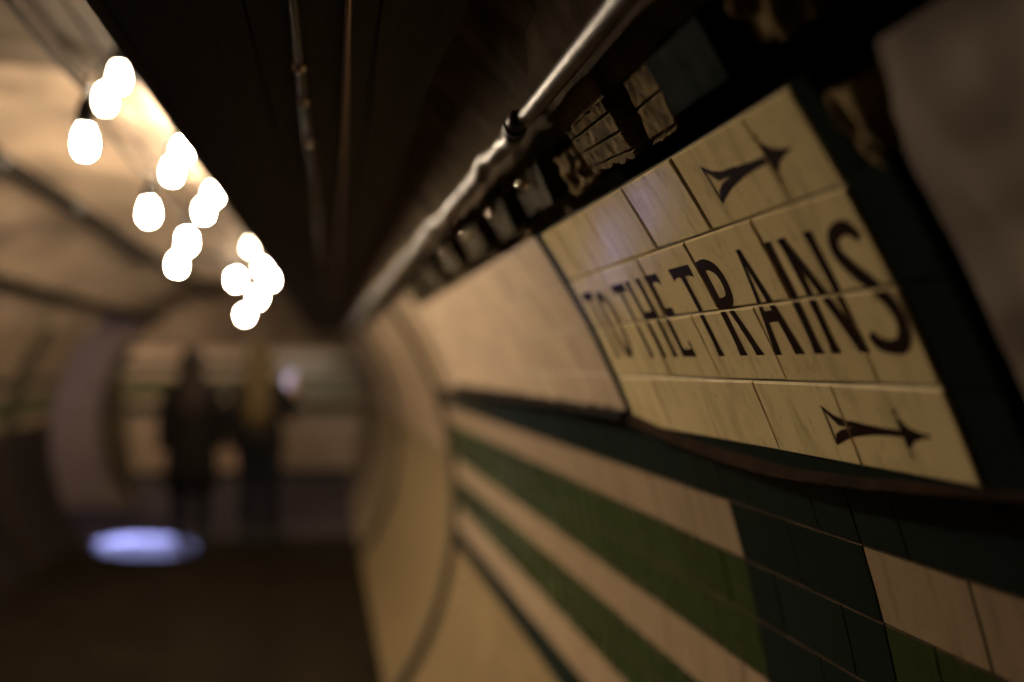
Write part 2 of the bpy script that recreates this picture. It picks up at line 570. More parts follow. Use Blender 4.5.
for T in tiles:
    k0, k1, r0, r1 = T[:4]
    tile(bmT, smap, YR + k0 * TW + GS * 0.6, YR + k1 * TW - GS * 0.6, r0 + GS / H, r1 - GS / H, sdepth(T), thick=0.010, bev=0.0018, mi=0, nr=5)
obj('tile_field', bmT, M['sign'], sign)
bm = bmesh.new()
patch(bm, [(YR - 0.0, 0.0), (YR + 5 * TW, 0.0), (YR + 5 * TW, 4.0), (YR, 4.0)], 20, 12, lambda s, t, y, r: R0 + 0.003 - 0.0007 * min(3, max(0, r)), RW + 0.03)
obj('backing_bed', bm, M['sgrout'], sign)


def clip_poly(poly, x0, x1, y0, y1):
    def cut(P, inside, inter):
        out = []
        for i in range(len(P)):
            a, b = P[i], P[(i + 1) % len(P)]
            ia, ib = inside(a), inside(b)
            if ia:
                out.append(a)
            if ia != ib:
                out.append(inter(a, b))
        return out

    def ix(v):
        return lambda a, b: (v, a[1] + (b[1] - a[1]) * (v - a[0]) / (b[0] - a[0]))

    def iy(v):
        return lambda a, b: (a[0] + (b[0] - a[0]) * (v - a[1]) / (b[1] - a[1]), v)
    for ins, it in ((lambda p: p[0] >= x0, ix(x0)), (lambda p: p[0] <= x1, ix(x1)), (lambda p: p[1] >= y0, iy(y0)), (lambda p: p[1] <= y1, iy(y1))):
        poly = cut(poly, ins, it)
        if len(poly) < 3:
            return []
    return poly


def stroke_quads(L, Rr):
    """strip between two polylines of (x, r), subdivided along their length"""
    out = []
    for (a, b), (c, d) in zip(zip(L, L[1:]), zip(Rr, Rr[1:])):
        n = max(1, int(max(abs(a[1] - b[1]), abs(c[1] - d[1])) / 0.12 + 0.5))
        for i in range(n):
            u, v = i / n, (i + 1) / n
            lp = lambda p, q, w: (p[0] + (q[0] - p[0]) * w, p[1] + (q[1] - p[1]) * w)
            out.append([lp(a, b, u), lp(a, b, v), lp(c, d, v), lp(c, d, u)])
    return out


def paint(bm, quads):
    """lay convex quads given in (k, r) as a skin of glaze on whichever tiles they cross"""
    br = 0.0016 / H
    bk = 0.0016 / TW
    for q in quads:
        for T in tiles:
            p = clip_poly(q, T[0] + bk, T[1] - bk, T[2] + br, T[3] - br)
            if len(p) < 3:
                continue
            d = sdepth(T)
            vs = []
            for k, r in p:
                y = YR + k * TW
                vs.append(bm.verts.new(cyl(R0 + d(y, r) - 0.00022, r, y)))
            try:
                bm.faces.new(vs)
            except ValueError:
                pass


CT, CB = 1.305, 2.645        # cap line and base line in courses
SW = 0.086                   # stem width in tile widths


def st(k, w=SW, r0=CT, r1=CB, k2=None, w2=None, flare=0.012):
    """a stem; k is its centre at the top, k2 at the bottom"""
    k2 = k if k2 is None else k2
    w2 = w if w2 is None else w2
    L, Rr = [], []
    for i in range(13):
        t = i / 12
        c, ww = k + (k2 - k) * t, w + (w2 - w) * t
        e = flare * (max(0, 1 - t / 0.12) + max(0, 1 - (1 - t) / 0.12))
        L.append((c + ww / 2 + e, r0 + (r1 - r0) * t))
        Rr.append((c - ww / 2 - e, r0 + (r1 - r0) * t))
    return stroke_quads(L, Rr)


def hbar(ka, kb, r0, r1, serif=0.0):
    L = [(ka, r0), (ka - 0.02, r0), (ka - 0.07, r0), (kb + 0.07, r0), (kb + 0.02, r0), (kb, r0)]
    B = [(ka, r1 + serif), (ka - 0.02, r1 + serif * 0.5), (ka - 0.07, r1), (kb + 0.07, r1), (kb + 0.02, r1 + serif * 0.5), (kb, r1 + serif)]
    return stroke_quads(L, B)


def curve(pts, ws, hs=None, n=40):
    """thick curve through control points (Catmull-Rom); ws = half-widths across, measured in courses"""
    P = [pts[0]] + list(pts) + [pts[-1]]
    W = [ws[0]] + list(ws) + [ws[-1]]
    out = []
    m = len(pts) - 1
    for i in range(n * m + 1):
        f = min(i / n, m - 1e-6)
        j = int(f)
        t = f - j
        c = []
        for d in (0, 1):
            a, b, cc, e = P[j][d], P[j + 1][d], P[j + 2][d], P[j + 3][d]
            c.append(0.5 * (2 * b + (cc - a) * t + (2 * a - 5 * b + 4 * cc - e) * t * t + (3 * b - a - 3 * cc + e) * t ** 3))
        out.append((c[0], c[1], W[j + 1] + (W[j + 2] - W[j + 1]) * t))
    L, Rr = [], []
    for i, (x, y, w) in enumerate(out):
        p, q = out[max(i - 1, 0)], out[min(i + 1, len(out) - 1)]
        dx, dy = (q[0] - p[0]) * 2, q[1] - p[1]          # k counts two courses, so measure both in courses
        l = math.hypot(dx, dy) or 1
        nx, ny = -dy / l, dx / l
        L.append((x + nx * w / 2, y + ny * w))
        Rr.append((x - nx * w / 2, y - ny * w))
    return stroke_quads(L, Rr)


def gT(ka, kb):
    return hbar(ka, kb, CT, CT + 0.15, 0.05) + st((ka + kb) / 2, SW * 0.92, CT + 0.1, CB)


LET = []
LET.append(gT(4.86, 4.52))
LET.append(curve([(4.33, CT + 0.07), (4.445, 1.6), (4.455, 1.98), (4.43, 2.35), (4.32, CB - 0.07), (4.21, 2.35), (4.185, 1.98), (4.2, 1.6), (4.33, CT + 0.07)], [0.075, 0.09, 0.095, 0.09, 0.075, 0.09, 0.095, 0.09, 0.075]))
LET.append(gT(3.91, 3.57))
LET.append(st(3.465) + st(3.205) + hbar(3.45, 3.21, 1.86, 2.01))
LET.append(st(2.995) + hbar(3.0, 2.775, CT, CT + 0.13, 0.09) + hbar(3.0, 2.82, 1.86, 2.0, 0.0) + hbar(3.0, 2.765, CB - 0.13, CB, 0.0) + stroke_quads([(2.80, CB - 0.24), (2.765, CB - 0.26)], [(2.80, CB), (2.765, CB)]))
LET.append(gT(2.50, 2.11))
LET.append(st(1.945, SW * 1.02) + curve([(1.95, CT + 0.07), (1.84, CT + 0.07), (1.745, CT + 0.16), (1.715, 1.62), (1.735, 1.80), (1.80, 1.90), (1.95, 1.91)], [0.075, 0.08, 0.09, 0.09, 0.085, 0.08, 0.07]) + st(1.835, 0.075, 1.88, CB, 1.70, 0.095))
LET.append(st(1.325, 0.03, CT - 0.01, CB, 1.455, 0.08, 0.006) + st(1.318, 0.05, CT - 0.01, CB, 1.185, 0.105, 0.006) + hbar(1.42, 1.22, 2.08, 2.23))
LET.append(st(0.965, SW))
LET.append(st(0.785, SW * 0.86) + st(0.50, SW * 0.86) + st(0.79, 0.08, CT, CB, 0.505, 0.10, 0.0))
LET.append(curve([(0.085, 1.50), (0.13, 1.385), (0.215, 1.365), (0.30, 1.44), (0.325, 1.60), (0.26, 1.80), (0.16, 1.98), (0.085, 2.18), (0.08, 2.40), (0.15, 2.565), (0.25, 2.59), (0.345, 2.54), (0.375, 2.44)],
                 [0.06, 0.085, 0.075, 0.08, 0.095, 0.105, 0.105, 0.10, 0.095, 0.085, 0.075, 0.085, 0.07]))
for g in LET:
    b = bmesh.new()
    paint(b, g)
    obj('letter', b, M['ink'], sign)


def arrow(mid, rag):
    q = []
    # two prongs of the tail curve into the shaft
    q += stroke_quads([(1.205, mid - 0.25), (1.10, mid - 0.135), (1.0, mid - 0.09), (0.90, mid - 0.085), (0.78, mid - 0.06), (0.62, mid - 0.042), (0.46, mid - 0.04)],
                      [(1.165, mid - 0.13), (1.09, mid - 0.005), (1.03, mid + 0.0), (0.93, mid + 0.0), (0.78, mid + 0.0), (0.62, mid + 0.0), (0.46, mid + 0.0)])
    q += stroke_quads([(1.20, mid + 0.25), (1.10, mid + 0.185), (1.0, mid + 0.125), (0.90, mid + 0.095), (0.78, mid + 0.062), (0.62, mid + 0.042), (0.46, mid + 0.04)],
                      [(1.155, mid + 0.10), (1.075, mid + 0.035), (1.0, mid + 0.015), (0.93, mid - 0.002), (0.78, mid - 0.002), (0.62, mid - 0.002), (0.46, mid - 0.002)])
    q += stroke_quads([(1.205, mid - 0.25), (1.20, mid + 0.25)], [(1.183, mid - 0.22), (1.176, mid + 0.2)])
    # head: swept barbs and point
    for s in (-1, 1):
        q += stroke_quads([(0.488, mid + s * 0.225), (0.435, mid + s * 0.13), (0.39, mid + s * 0.07), (0.32, mid + s * 0.034), (0.24, mid + s * 0.012)],
                          [(0.452, mid + s * 0.295), (0.482, mid + s * 0.10), (0.47, mid), (0.36, mid), (0.24, mid - s * 0.0)])
    return q


for mid in (0.50, 3.52):
    b = bmesh.new()
    paint(b, arrow(mid, 0))
    obj('arrow', b, M['ink'], sign)
# dark green slips that frame the sign
bm = bmesh.new()
patch(bm, [(YR + 5 * TW + 0.001, -0.05), (YR + 5 * TW + 0.038, -0.05), (YR + 5 * TW + 0.038, 4.0), (YR + 5 * TW + 0.001, 4.0)], 2, 16, lambda s, t, y, r: R0 + 0.0005, RW + 0.03)
obj('border_slip', bm, M['dark'], sign)
bm = bmesh.new()
for ra, rb in ((0.9, 1.98), (2.01, 3.0), (3.03, 4.0)):
    patch(bm, [(YR - 0.052, ra), (YR - 0.001, ra), (YR - 0.001, rb), (YR - 0.052, rb)], 4, 5, lambda s, t, y, r: R0 + 0.001 + 0.002 * (1 - s), RW + 0.03, rag=0.0006)
patch(bm, [(YR - 0.020, -0.02), (YR - 0.001, -0.02), (YR - 0.001, 0.88), (YR - 0.028, 0.88)], 4, 8, lambda s, t, y, r: R0 + 0.001 + 0.002 * (1 - s), RW + 0.03, rag=0.0015, seed=6)
obj('border_slip', bm, M['dark'], sign)
bm = bmesh.new()
patch(bm, [(YR, 4.01), (YR + 5 * TW, 4.01), (YR + 5 * TW, 4.26), (YR, 4.26)], 24, 3, lambda s, t, y, r: R0 + 0.001, RW + 0.02)
obj('border_slip', bm, M['dark'], sign)
# brown mortar lip sagging under the sign
bm = bmesh.new()
N = 60
lipT = [(0.55, 3.97), (0.60, 3.99), (0.705, 4.08), (0.77, 4.15), (0.91, 4.23), (1.11, 4.14), (1.26, 3.98), (1.372, 3.78), (1.386, 3.75)]
lipB = [(0.55, 3.99), (0.60, 4.03), (0.705, 4.19), (0.776, 4.28), (0.865, 4.37), (0.969, 4.43), (1.051, 4.41), (1.208, 4.29), (1.372, 4.08), (1.386, 4.04)]


def interp(tab, y):
    for (a, b), (c, d) in zip(tab, tab[1:]):
        if y <= c:
            return b + (d - b) * max(0, (y - a)) / (c - a)
    return tab[-1][1]


prev = None
for i in range(N + 1):
    y = 0.56 + (1.384 - 0.56) * i / N
    t0, t1 = interp(lipT, y), interp(lipB, y) + 0.02 * noise.noise((y * 30, 1, 1))
    ring = []
    for j in range(7):
        t = j / 6
        bulge = math.sin(PI * t)
        ring.append(bm.verts.new(cyl(R0 - 0.002 - 0.009 * bulge + 0.0015 * noise.noise((y * 60, t * 5, 0)), t0 + (t1 - t0) * t, y)))
    ring.append(bm.verts.new(cyl(RW + 0.004, t1, y)))
    ring.append(bm.verts.new(cyl(RW + 0.004, t0, y)))
    if prev:
        for j in range(9):
            bm.faces.new((prev[j], prev[(j + 1) % 9], ring[(j + 1) % 9], ring[j]))
    else:
        bm.faces.new(ring)
    prev = ring
bm.faces.new(prev)
obj('mortar_lip', bm, M['lip'], sign, smooth=False)

# ------------------------------------------------------------------ plain cream panel beyond the sign
PY0, PY1 = YR + 5 * TW + 0.040, 3.33
panel = thing('tile_panel', 'plain cream tiled panel with ragged dark lower edge, left of the lettered sign', 'wall panel', cyl(RW, 4.3, 2.3))
bm = bmesh.new()
for row, (ra, rb) in enumerate(((-0.02, 0.98), (1.0, 1.98), (2.0, 2.98), (3.0, 3.75))):
    y = PY0
    first = True
    while y < PY1 - 0.02:
        y1 = min(y + (0.076 if first and row % 2 else TW), PY1)
        first = False
        ty, tr = rnd.uniform(-1, 1) * 0.004, rnd.uniform(-1, 1) * 0.004
        tile(bm, smap, y + 0.0006, y1 - 0.0006, ra, rb, lambda yy, rr, a=ty, b=tr, c=y, d=ra: a * (yy - c - .076) + b * (rr - d - .5) * H, thick=0.008, mi=0, nr=2, bev=0.0005)
        y = y1
obj('tile_field', bm, M['panel'], panel)
bm = bmesh.new()
patch(bm, [(PY0, 0.0), (PY1, 0.0), (PY1, 3.7), (PY0, 3.7)], 10, 8, lambda s, t, y, r: R0 + 0.003, RW + 0.022)
obj('backing_bed', bm, M['sgrout'], panel)
bm = bmesh.new()
patch(bm, [(PY0 + 0.004, 3.72), (PY1, 3.74), (PY1, 4.10), (PY0 + 0.004, 4.0)], 160, 6,
      lambda s, t, y, r: R0 - 0.012 * math.sin(PI * min(1, max(0, t))) + 0.004 * noise.noise((y * 30, r * 6, 3)),
      RW + 0.01, rag=0.012, seed=12)
obj('broken_edge', bm, M['soot_shade'], panel)

# grey-brown plaster patch close to the lens
plas = thing('plaster_patch', 'rough grey-brown plaster patch to the right of the lettered sign', 'wall panel', cyl(RW, 4.2, 0.3))
bm = bmesh.new()
patch(bm, [(-0.25, -0.1), (0.512, 0.05), (0.540, 1.0), (-0.25, 1.0)], 60, 10, lambda s, t, y, r: R0 + 0.004 + 0.004 * noise.noise((y * 14, r * 2, 0)), RW + 0.04, rag=0.004, seed=2)
patch(bm, [(-0.25, 1.0), (0.540, 1.0), (0.533, 4.2), (-0.25, 4.2)], 60, 30, lambda s, t, y, r: R0 + 0.004 + 0.004 * noise.noise((y * 14, r * 2, 0)), RW + 0.04, rag=0.003, seed=2)
obj('plaster_face', bm, M['patch'], plas)

# ------------------------------------------------------------------ broken course above the sign
def fragment(name, label, parts, group='broken pieces of the tile course above the sign'):
    y = sum(c[0] for c in parts[0][1]) / 4
    t = thing(name, label, 'tile fragment', cyl(RW, -0.1, y), group)
    for pn, cs, fn, mat, rag, seed in parts:
        b = bmesh.new()
        patch(b, cs, 48, 30, fn, RW + 0.045, rag=rag, seed=seed)
        obj(pn, b, mat, t)
    return t


def ribbed(base, n, dep, ph=0.0, tiltr=0.0):
    def f(s, t, y, r):
        q = (t * n + ph) % 1.0
        groove = dep if q < 0.07 else 0.0
        return base + groove + tiltr * t + 0.0012 * noise.noise((y * 90, r * 7, 4))
    return f


def flat(base, amp=0.0006, tiltr=0.0):
    return lambda s, t, y, r: base + tiltr * t + amp * noise.noise((y * 40, r * 4, 7))


fragment('broken_tile', 'dark green glazed tile still in place above the arrow', [
    ('glazed_face', [(0.655, -1.0), (0.765, -1.0), (0.775, -0.36), (0.665, -0.36)], flat(R0 - 0.002, 0.0003), M['dark'], 0.0008, 1)])
fragment('ribbed_backing', 'narrow ribbed brown mortar strip beside the green tile', [
    ('ribbed_face', [(0.770, -1.02), (0.838, -1.02), (0.862, -0.22), (0.800, -0.22)], ribbed(R0 + 0.004, 4, 0.005, 0.3), M['backing'], 0.003, 3)])
fragment('mortar_block', 'chunky brown mortar block with two grooves over the sign top edge', [
    ('ribbed_face', [(0.880, -1.02), (1.015, -1.04), (1.030, -0.36), (0.905, -0.22)], ribbed(R0 - 0.006, 3, 0.005, 0.45, 0.006), M['backing'], 0.0035, 5),
    ('plaster_top', [(0.876, -1.38), (1.06, -1.38), (1.03, -1.06), (0.880, -1.04)], flat(R0 - 0.001, 0.0015), M['mortar'], 0.0025, 8)])
fragment('mortar_fragment', 'crumbled ochre mortar between grooved block and painted plate', [
    ('rubble_face', [(1.035, -0.80), (1.14, -0.9), (1.15, -0.22), (1.04, -0.30)], lambda s, t, y, r: R0 + 0.006 + 0.012 * noise.noise((y * 45, r * 4, 2)), M['mortar'], 0.006, 11)])
fragment('mortar_fragment', 'dark crumbled brick rubble above the near end of the sign', [
    ('rubble_face', [(0.56, -0.95), (0.640, -0.98), (0.632, -0.42), (0.56, -0.35)], lambda s, t, y, r: R0 + 0.012 + 0.014 * noise.noise((y * 40, r * 3, 6)), M['backing'], 0.008, 15)])
fragment('mortar_fragment', 'ochre broken mortar at the upper right corner of the sign', [
    ('rubble_face', [(0.556, 0.25), (0.583, 0.22), (0.583, 1.0), (0.560, 0.98)], lambda s, t, y, r: R0 + 0.004 + 0.004 * noise.noise((y * 90, r * 5, 9)), M['mortar'], 0.002, 19)])

# painted fixing plate with a bright bolt, then the row of plates running on along the panel
plate_specs = [(1.165, 1.35), (1.42, 1.60), (1.69, 1.93), (2.03, 2.30), (2.42, 2.74), (2.88, 3.25)]
plabels = ['cream fixing plate with bright bolt, nearest the conduit clamp', 'cream fixing plate second along above the plain panel',
           'cream fixing plate third along above the plain panel', 'cream fixing plate fourth along above the plain panel',
           'cream fixing plate fifth along above the plain panel', 'farthest cream fixing plate above the plain panel']
for (ya, yb), lab in zip(plate_specs, plabels):
    t = thing('fixing_plate', lab, 'fixing plate', cyl(RW, -0.3, (ya + yb) / 2), 'fixing plates above the plain panel')
    b = bmesh.new()
    patch(b, [(ya, -1.22 - 0.12 * math.sin(ya * 31)), (yb, -1.28 + 0.16 * math.sin(ya * 23)), (yb + 0.03, -0.36 - 0.1 * math.sin(ya * 17)), (ya + 0.05, -0.34)], 30, 24, lambda s, tt, y, r: R0 - 0.004 + 0.010 * s + 0.004 * noise.noise((y * 18, r * 2, 1)), RW + 0.03, rag=0.005, seed=ya)
    obj('plate_face', b, M['plate'], t)
    b = bmesh.new()
    c = cyl(R0 - 0.006, -0.92, ya + 0.105)
    nrm = (Vector((0, c.y, ZC)) - c).normalized()
    a1, a2 = frame_at(nrm)
    rings = []
    for rr, hh in ((0.0075, -0.004), (0.0075, 0.002), (0.006, 0.005), (0.003, 0.0065), (0.0004, 0.007)):
        rings.append([b.verts.new(c + nrm * hh + rr * (math.cos(k * PI / 6) * a1 + math.sin(k * PI / 6) * a2)) for k in range(12)])
    for A, B in zip(rings, rings[1:]):
        for k in range(12):
            b.faces.new((A[k], A[(k + 1) % 12], B[(k + 1) % 12], B[k]))
    b.faces.new(rings[-1])
    obj('bolt', b, M['chrome'], t, smooth=True)

# ------------------------------------------------------------------ ceiling trunking
BX0, BX1, BZ = 0.608, 1.035, 1.83
SK = 0.009            # the trunking drifts this much sideways per metre


def skew(bm):
    for v in bm.verts:
        v.co.x += SK * v.co.y
trk = thing('ceiling_trunking', 'long dark boarded trunking hung along the crown of the tunnel', 'trunking', (0.75, 5, BZ))
w = (BX1 - BX0) / 3
for i in range(3):
    b = bmesh.new()
    box(b, (BX0 + i * w + 0.0015, Y_BACK, BZ + (0.001 if i == 1 else 0)), (BX0 + (i + 1) * w - 0.0015, Y_END, BZ + 0.018))
    bmesh.ops.bevel(b, geom=[e for e in b.edges], offset=0.001, segments=1)
    skew(b)
    obj('soffit_board', b, M['wood'], trk)
b = bmesh.new()
box(b, (BX0 - 0.016, Y_BACK, BZ - 0.004), (BX0 - 0.001, Y_END, 2.12))
skew(b)
obj('side_board', b, M['wood'], trk)
# two cables clipped under the trunking
def cable_under(xl, label, gl, rad, seed, mt):
    t = thing('clipped_cable', label, 'cable', (xl, 5, BZ - 0.01), 'cables clipped under the trunking')
    b = bmesh.new()
    pts = [(xl + SK * y + 0.004 * noise.noise((y * 0.9, seed, 0)), y, BZ - rad - 0.006 - 0.004 * noise.noise((y * 1.7, seed, 3))) for y in [Y_BACK + 0.1 * k for k in range(134)]]
    tube(b, pts, rad, 8)
    obj('cable_run', b, mt, t, smooth=True)
    for y in gl:
        b = bmesh.new()
        xc = xl + SK * y
        tube(b, [(xc, y - 0.008, BZ - rad - 0.006), (xc, y - 0.006, BZ - rad - 0.006), (xc, y + 0.006, BZ - rad - 0.006), (xc, y + 0.008, BZ - rad - 0.006)], [rad, rad + 0.0035, rad + 0.0035, rad], 12)
        obj('saddle_clip', b, M['chrome'], t, smooth=True)
    return t


cable_under(0.803, 'black cable with bright clips nearer the middle of the trunking', (1.24, 1.40, 1.66, 2.2, 3.0, 3.64, 4.6, 5.6), 0.006, 1, M['iron'])
cable_under(0.859, 'thin shiny cable nearer the conduit under the trunking', (1.73, 2.7, 3.63, 5.0), 0.004, 2, M['brightcable'])

# ------------------------------------------------------------------ conduit on the right wall
cond = thing('metal_conduit', 'dull metal flexible conduit clipped along the upper right wall', 'conduit', cyl(R0, -1.7, 5))
b = bmesh.new()


def cond_pt(y):
    base = -1.58 - 0.10 * max(0, y - 1.6)
    if y > 5:
        base = -1.58 - 0.34
    wob = 0.0 if y < 1.06 else (0.20 * noise.noise((y * 5.5, 3, 0)) + 0.12 * noise.noise((y * 12, 7, 0)))
    dep = 0.0 if y < 1.06 else 0.012 * noise.noise((y * 7, 11, 0)) + 0.005 * noise.noise((y * 15, 5, 0)) + 0.005
    return cyl(R0 - 0.018 - dep, base + wob, y)


pts, rad = [], []
y = -0.4
i = 0
while y < Y_END:
    step = 0.004 if y < 3.2 else 0.02
    pts.append(cond_pt(y))
    rad.append((0.0104 if y < 1.085 else 0.0114) + (0.00045 * math.sin(i * PI / 2 + 0.5) if y > 1.085 else 0))
    y += step
    i += 1
tube(b, pts, rad, 14)
obj('conduit_run', b, M['steel'], cond, smooth=True)
for y in (1.085, 1.50, 1.95, 2.5, 3.0, 3.6, 4.3, 5.1, 6.0, 7.2, 8.6):
    b = bmesh.new()
    c = cond_pt(y)
    d = (cond_pt(y + 0.01) - cond_pt(y - 0.01)).normalized()
    for o_ in (-0.008, 0.006):
        tube(b, [c + d * (o_ - 0.004), c + d * (o_ - 0.003), c + d * (o_ + 0.003), c + d * (o_ + 0.004)], [0.0106, 0.0136, 0.0136, 0.0106], 16)
    nrm = (c - Vector((0, y, ZC))).normalized()
    tube(b, [c + nrm * 0.010, c + nrm * 0.035], 0.006, 8)
    obj('clamp', b, M['black'], cond, smooth=True)
# ------------------------------------------------------------------ festoon bulbs
def make_bulb(loc, strong=True, scale=1.0):
    t = thing('light_bulb', 'glowing bare bulb', 'light bulb', loc)
    b = bmesh.new()
    lathe(b, (0, 0, 0), [(0.0, -0.028), (0.009, -0.0265), (0.0155, -0.0205), (0.0185, -0.011), (0.019, 0.0), (0.0182, 0.010), (0.0155, 0.019), (0.0122, 0.026), (0.0112, 0.031), (0.0, 0.031)], 18)
    g = obj('glass_globe', b, M['bulb' if strong else 'bulbdim'], None, True)
    g.parent = t
    b = bmesh.new()
    lathe(b, (0, 0, 0), [(0.0, 0.030), (0.0155, 0.030), (0.0165, 0.034), (0.0165, 0.062), (0.013, 0.070), (0.0075, 0.082), (0.004, 0.092), (0.0, 0.093)], 14)
    h = obj('lamp_holder', b, M['black'], None, True)
    h.parent = t
    return t


S1 = [(-0.448, 0.42, 1.993), (-0.48, 0.42, 2.884), (-0.465, 0.42, 3.543), (-0.613, 0.42, 4.369), (-0.445, 0.43, 5.21), (-0.409, 0.42, 6.341), (-0.663, 0.42, 8.653)]
S2 = [(-0.454, 0.64, 2.332), (-0.492, 0.60, 2.375), (-0.425, 0.64, 3.113), (-0.47, 0.60, 3.228), (-0.417, 0.64, 3.883), (-0.466, 0.60, 4.027), (-0.40, 0.64, 5.563), (-0.405, 0.64, 6.757), (-0.38, 0.60, 7.223)]
OFF = Vector((0.8458, 0, 1.45))
proto = {True: None, False: None}
ords = ['first', 'second', 'third', 'fourth', 'fifth', 'sixth', 'seventh', 'eighth', 'ninth']


def put_bulb(p, strong, label, group):
    loc = OFF + Vector((p[0], p[2], p[1]))
    src = proto[strong]
    if src is None:
        o = make_bulb(loc, strong)
        proto[strong] = o
    else:
        o = src.copy()
        C.objects.link(o)
        o.location = loc
        for ch in src.children:
            c = ch.copy()
            C.objects.link(c)
            c.parent = o
    tag(o, label, 'light bulb', group)
    return o


low_lab = ['large glowing bulb hanging lowest at far left, nearest of the low string', 'glowing oval bulb second from the left on the low string',
           'glowing bulb third on the low string, overlapping the one below it', 'glowing bulb tucked under the third low bulb',
           'glowing bulb at the left of the far bright cluster', 'glowing bulb in the middle of the far bright cluster',
           'lowest bulb of the far bright cluster, above the blonde person']
hi_lab = ['dim glowing bulb topmost beside the trunking', 'faint bulb just below the topmost bulb', 'upper bulb of the second pair by the trunking', 'lower bulb of the second pair by the trunking',
          'upper bulb of the third pair by the trunking', 'lower bulb of the third pair by the trunking', 'upper bulb of the far cluster, touching the trunking edge',
          'bulb right of the far cluster beside the trunking', 'farthest bulb of the high string, at the cluster right side']
for p, lab in zip(S1, low_lab):
    put_bulb(p, True, lab, 'bulbs on the low string')
for i, (p, lab) in enumerate(zip(S2, hi_lab)):
    put_bulb(p, i >= 2 and i != 6, lab, 'bulbs on the high string')


def festoon(P, dz, label):
    b = bmesh.new()
    pts = []
    Q = [OFF + Vector((p[0], p[2], p[1] + dz)) for p in P]
    Q = [Q[0] + Vector((0.0, -1.0, 0.06))] + Q + [Q[-1] + Vector((0, 1.2, 0.02))]
    for A, B in zip(Q, Q[1:]):
        for k in range(10):
            t = k / 10
            p = A.lerp(B, t)
            p.z -= 0.05 * (B - A).length * 4 * t * (1 - t) * 0.5
            pts.append(p)
    pts.append(Q[-1])
    tube(b, pts, 0.0042, 6)
    return tag(obj('festoon_cable', b, M['matte'], None, True), label, 'cable')


festoon(S1, 0.099, 'black festoon cable carrying the low string of bulbs')
festoon([p for p in S2 if p[1] > 0.61], 0.099, 'black festoon cable carrying the high string beside the trunking')
festoon([S2[1], S2[3], S2[5], S2[8]], 0.099, 'black festoon cable carrying the lower bulbs of the pairs')

# pipes and cables on the vault and left wall
def run(name, label, cat, a, R, rad, mat, clips=None):
    t = thing(name, label, cat, cyla(R, a, 4))
    b = bmesh.new()
    pts = [cyla(R + 0.004 * noise.noise((y * 1.3, a, 0)), a, y) for y in [Y_BACK + 0.12 * k for k in range(111)]]
    tube(b, pts, rad, 10)
    obj('pipe_run' if 'pipe' in name else 'cable_run', b, mat, t, smooth=True)
    y = 0.6
    while y < Y_END:
        b = bmesh.new()
        tube(b, [cyla(R, a, y - 0.012), cyla(R, a, y + 0.012)], rad + 0.004, 10)
        tube(b, [cyla(R, a, y), cyla(RW + 0.005, a, y)], 0.006, 6)
        obj('pipe_clip', b, M['iron'], t)
        y += 1.04
    return t


run('vault_pipe', 'pale painted pipe along the vault beside the bulb strings', 'pipe', math.atan2(2.16 - ZC, 0.25), math.hypot(2.16 - ZC, 0.25), 0.010, M['pipe'])
run('vault_pipe', 'black pipe form standing for the shadow band on the left shoulder of the vault', 'pipe', math.atan2(1.335, -0.285), RW - 0.06, 0.036, M['matte'])  # added black tube that draws the dark shadow band on the vault
run('wall_cable', 'thick black cable running along the left wall above the tiles', 'cable', PI - 0.883, RW - 0.055, 0.032, M['matte'])

# ------------------------------------------------------------------ lamp in the side passage, added fill light in the cross passage
lt = thing('work_lamp', 'blue-white work lamp hung in the side passage on the left', 'lamp', (-1.95, 10.45, 2.0))
b = bmesh.new()
lathe(b, (-1.95, 10.45, 1.93), [(0.0, 0.10), (0.03, 0.10), (0.04, 0.06), (0.09, 0.0), (0.085, 0.0), (0.036, 0.055), (0.0, 0.06)], 16)
obj('lamp_shade', b, M['iron'], lt)
b = bmesh.new()
tube(b, [(-1.95, 10.45, 2.03), (-1.95, 10.45, 2.12)], 0.008, 8)
obj('lamp_stem', b, M['iron'], lt)
b = bmesh.new()
lathe(b, (-1.95, 10.45, 1.945), [(0, 0.0), (0.02, 0.004), (0.028, 0.02), (0.02, 0.036), (0, 0.04)], 12)
obj('glass_globe', b, M['lamp'], lt, True)


def light(name, ty, loc, target, energy, col, **kw):
    L = bpy.data.lights.new(name, ty)
    L.energy = energy
    L.color = col
    for k, v in kw.items():
        setattr(L, k, v)
    o = bpy.data.objects.new(name, L)
    C.objects.link(o)
    o.location = loc
    if target is not None:
        o.rotation_euler = (Vector(target) - Vector(loc)).to_track_quat('-Z', 'Y').to_euler()
    return o


light('work_lamp_beam', 'SPOT', (-1.72, 10.40, 1.82), (-0.60, 8.50, 0.0), 10000, (0.36, 0.42, 1.0), spot_size=math.radians(14.5), spot_blend=0.2, shadow_soft_size=0.03)
light('side_passage_glow', 'AREA', (-2.7, 9.15, 1.75), (-1.7, 10.75, 0.9), 12, (0.62, 0.52, 1.0), size=0.4)  # unseen area light added to tint the far passage wall lavender
light('cross_passage_fill', 'AREA', (-1.6, 12.2, 2.42), (-0.4, 13.0, 0.6), 38, (1.0, 0.76, 0.6), size=0.4)  # unseen area light added to brighten the end wall

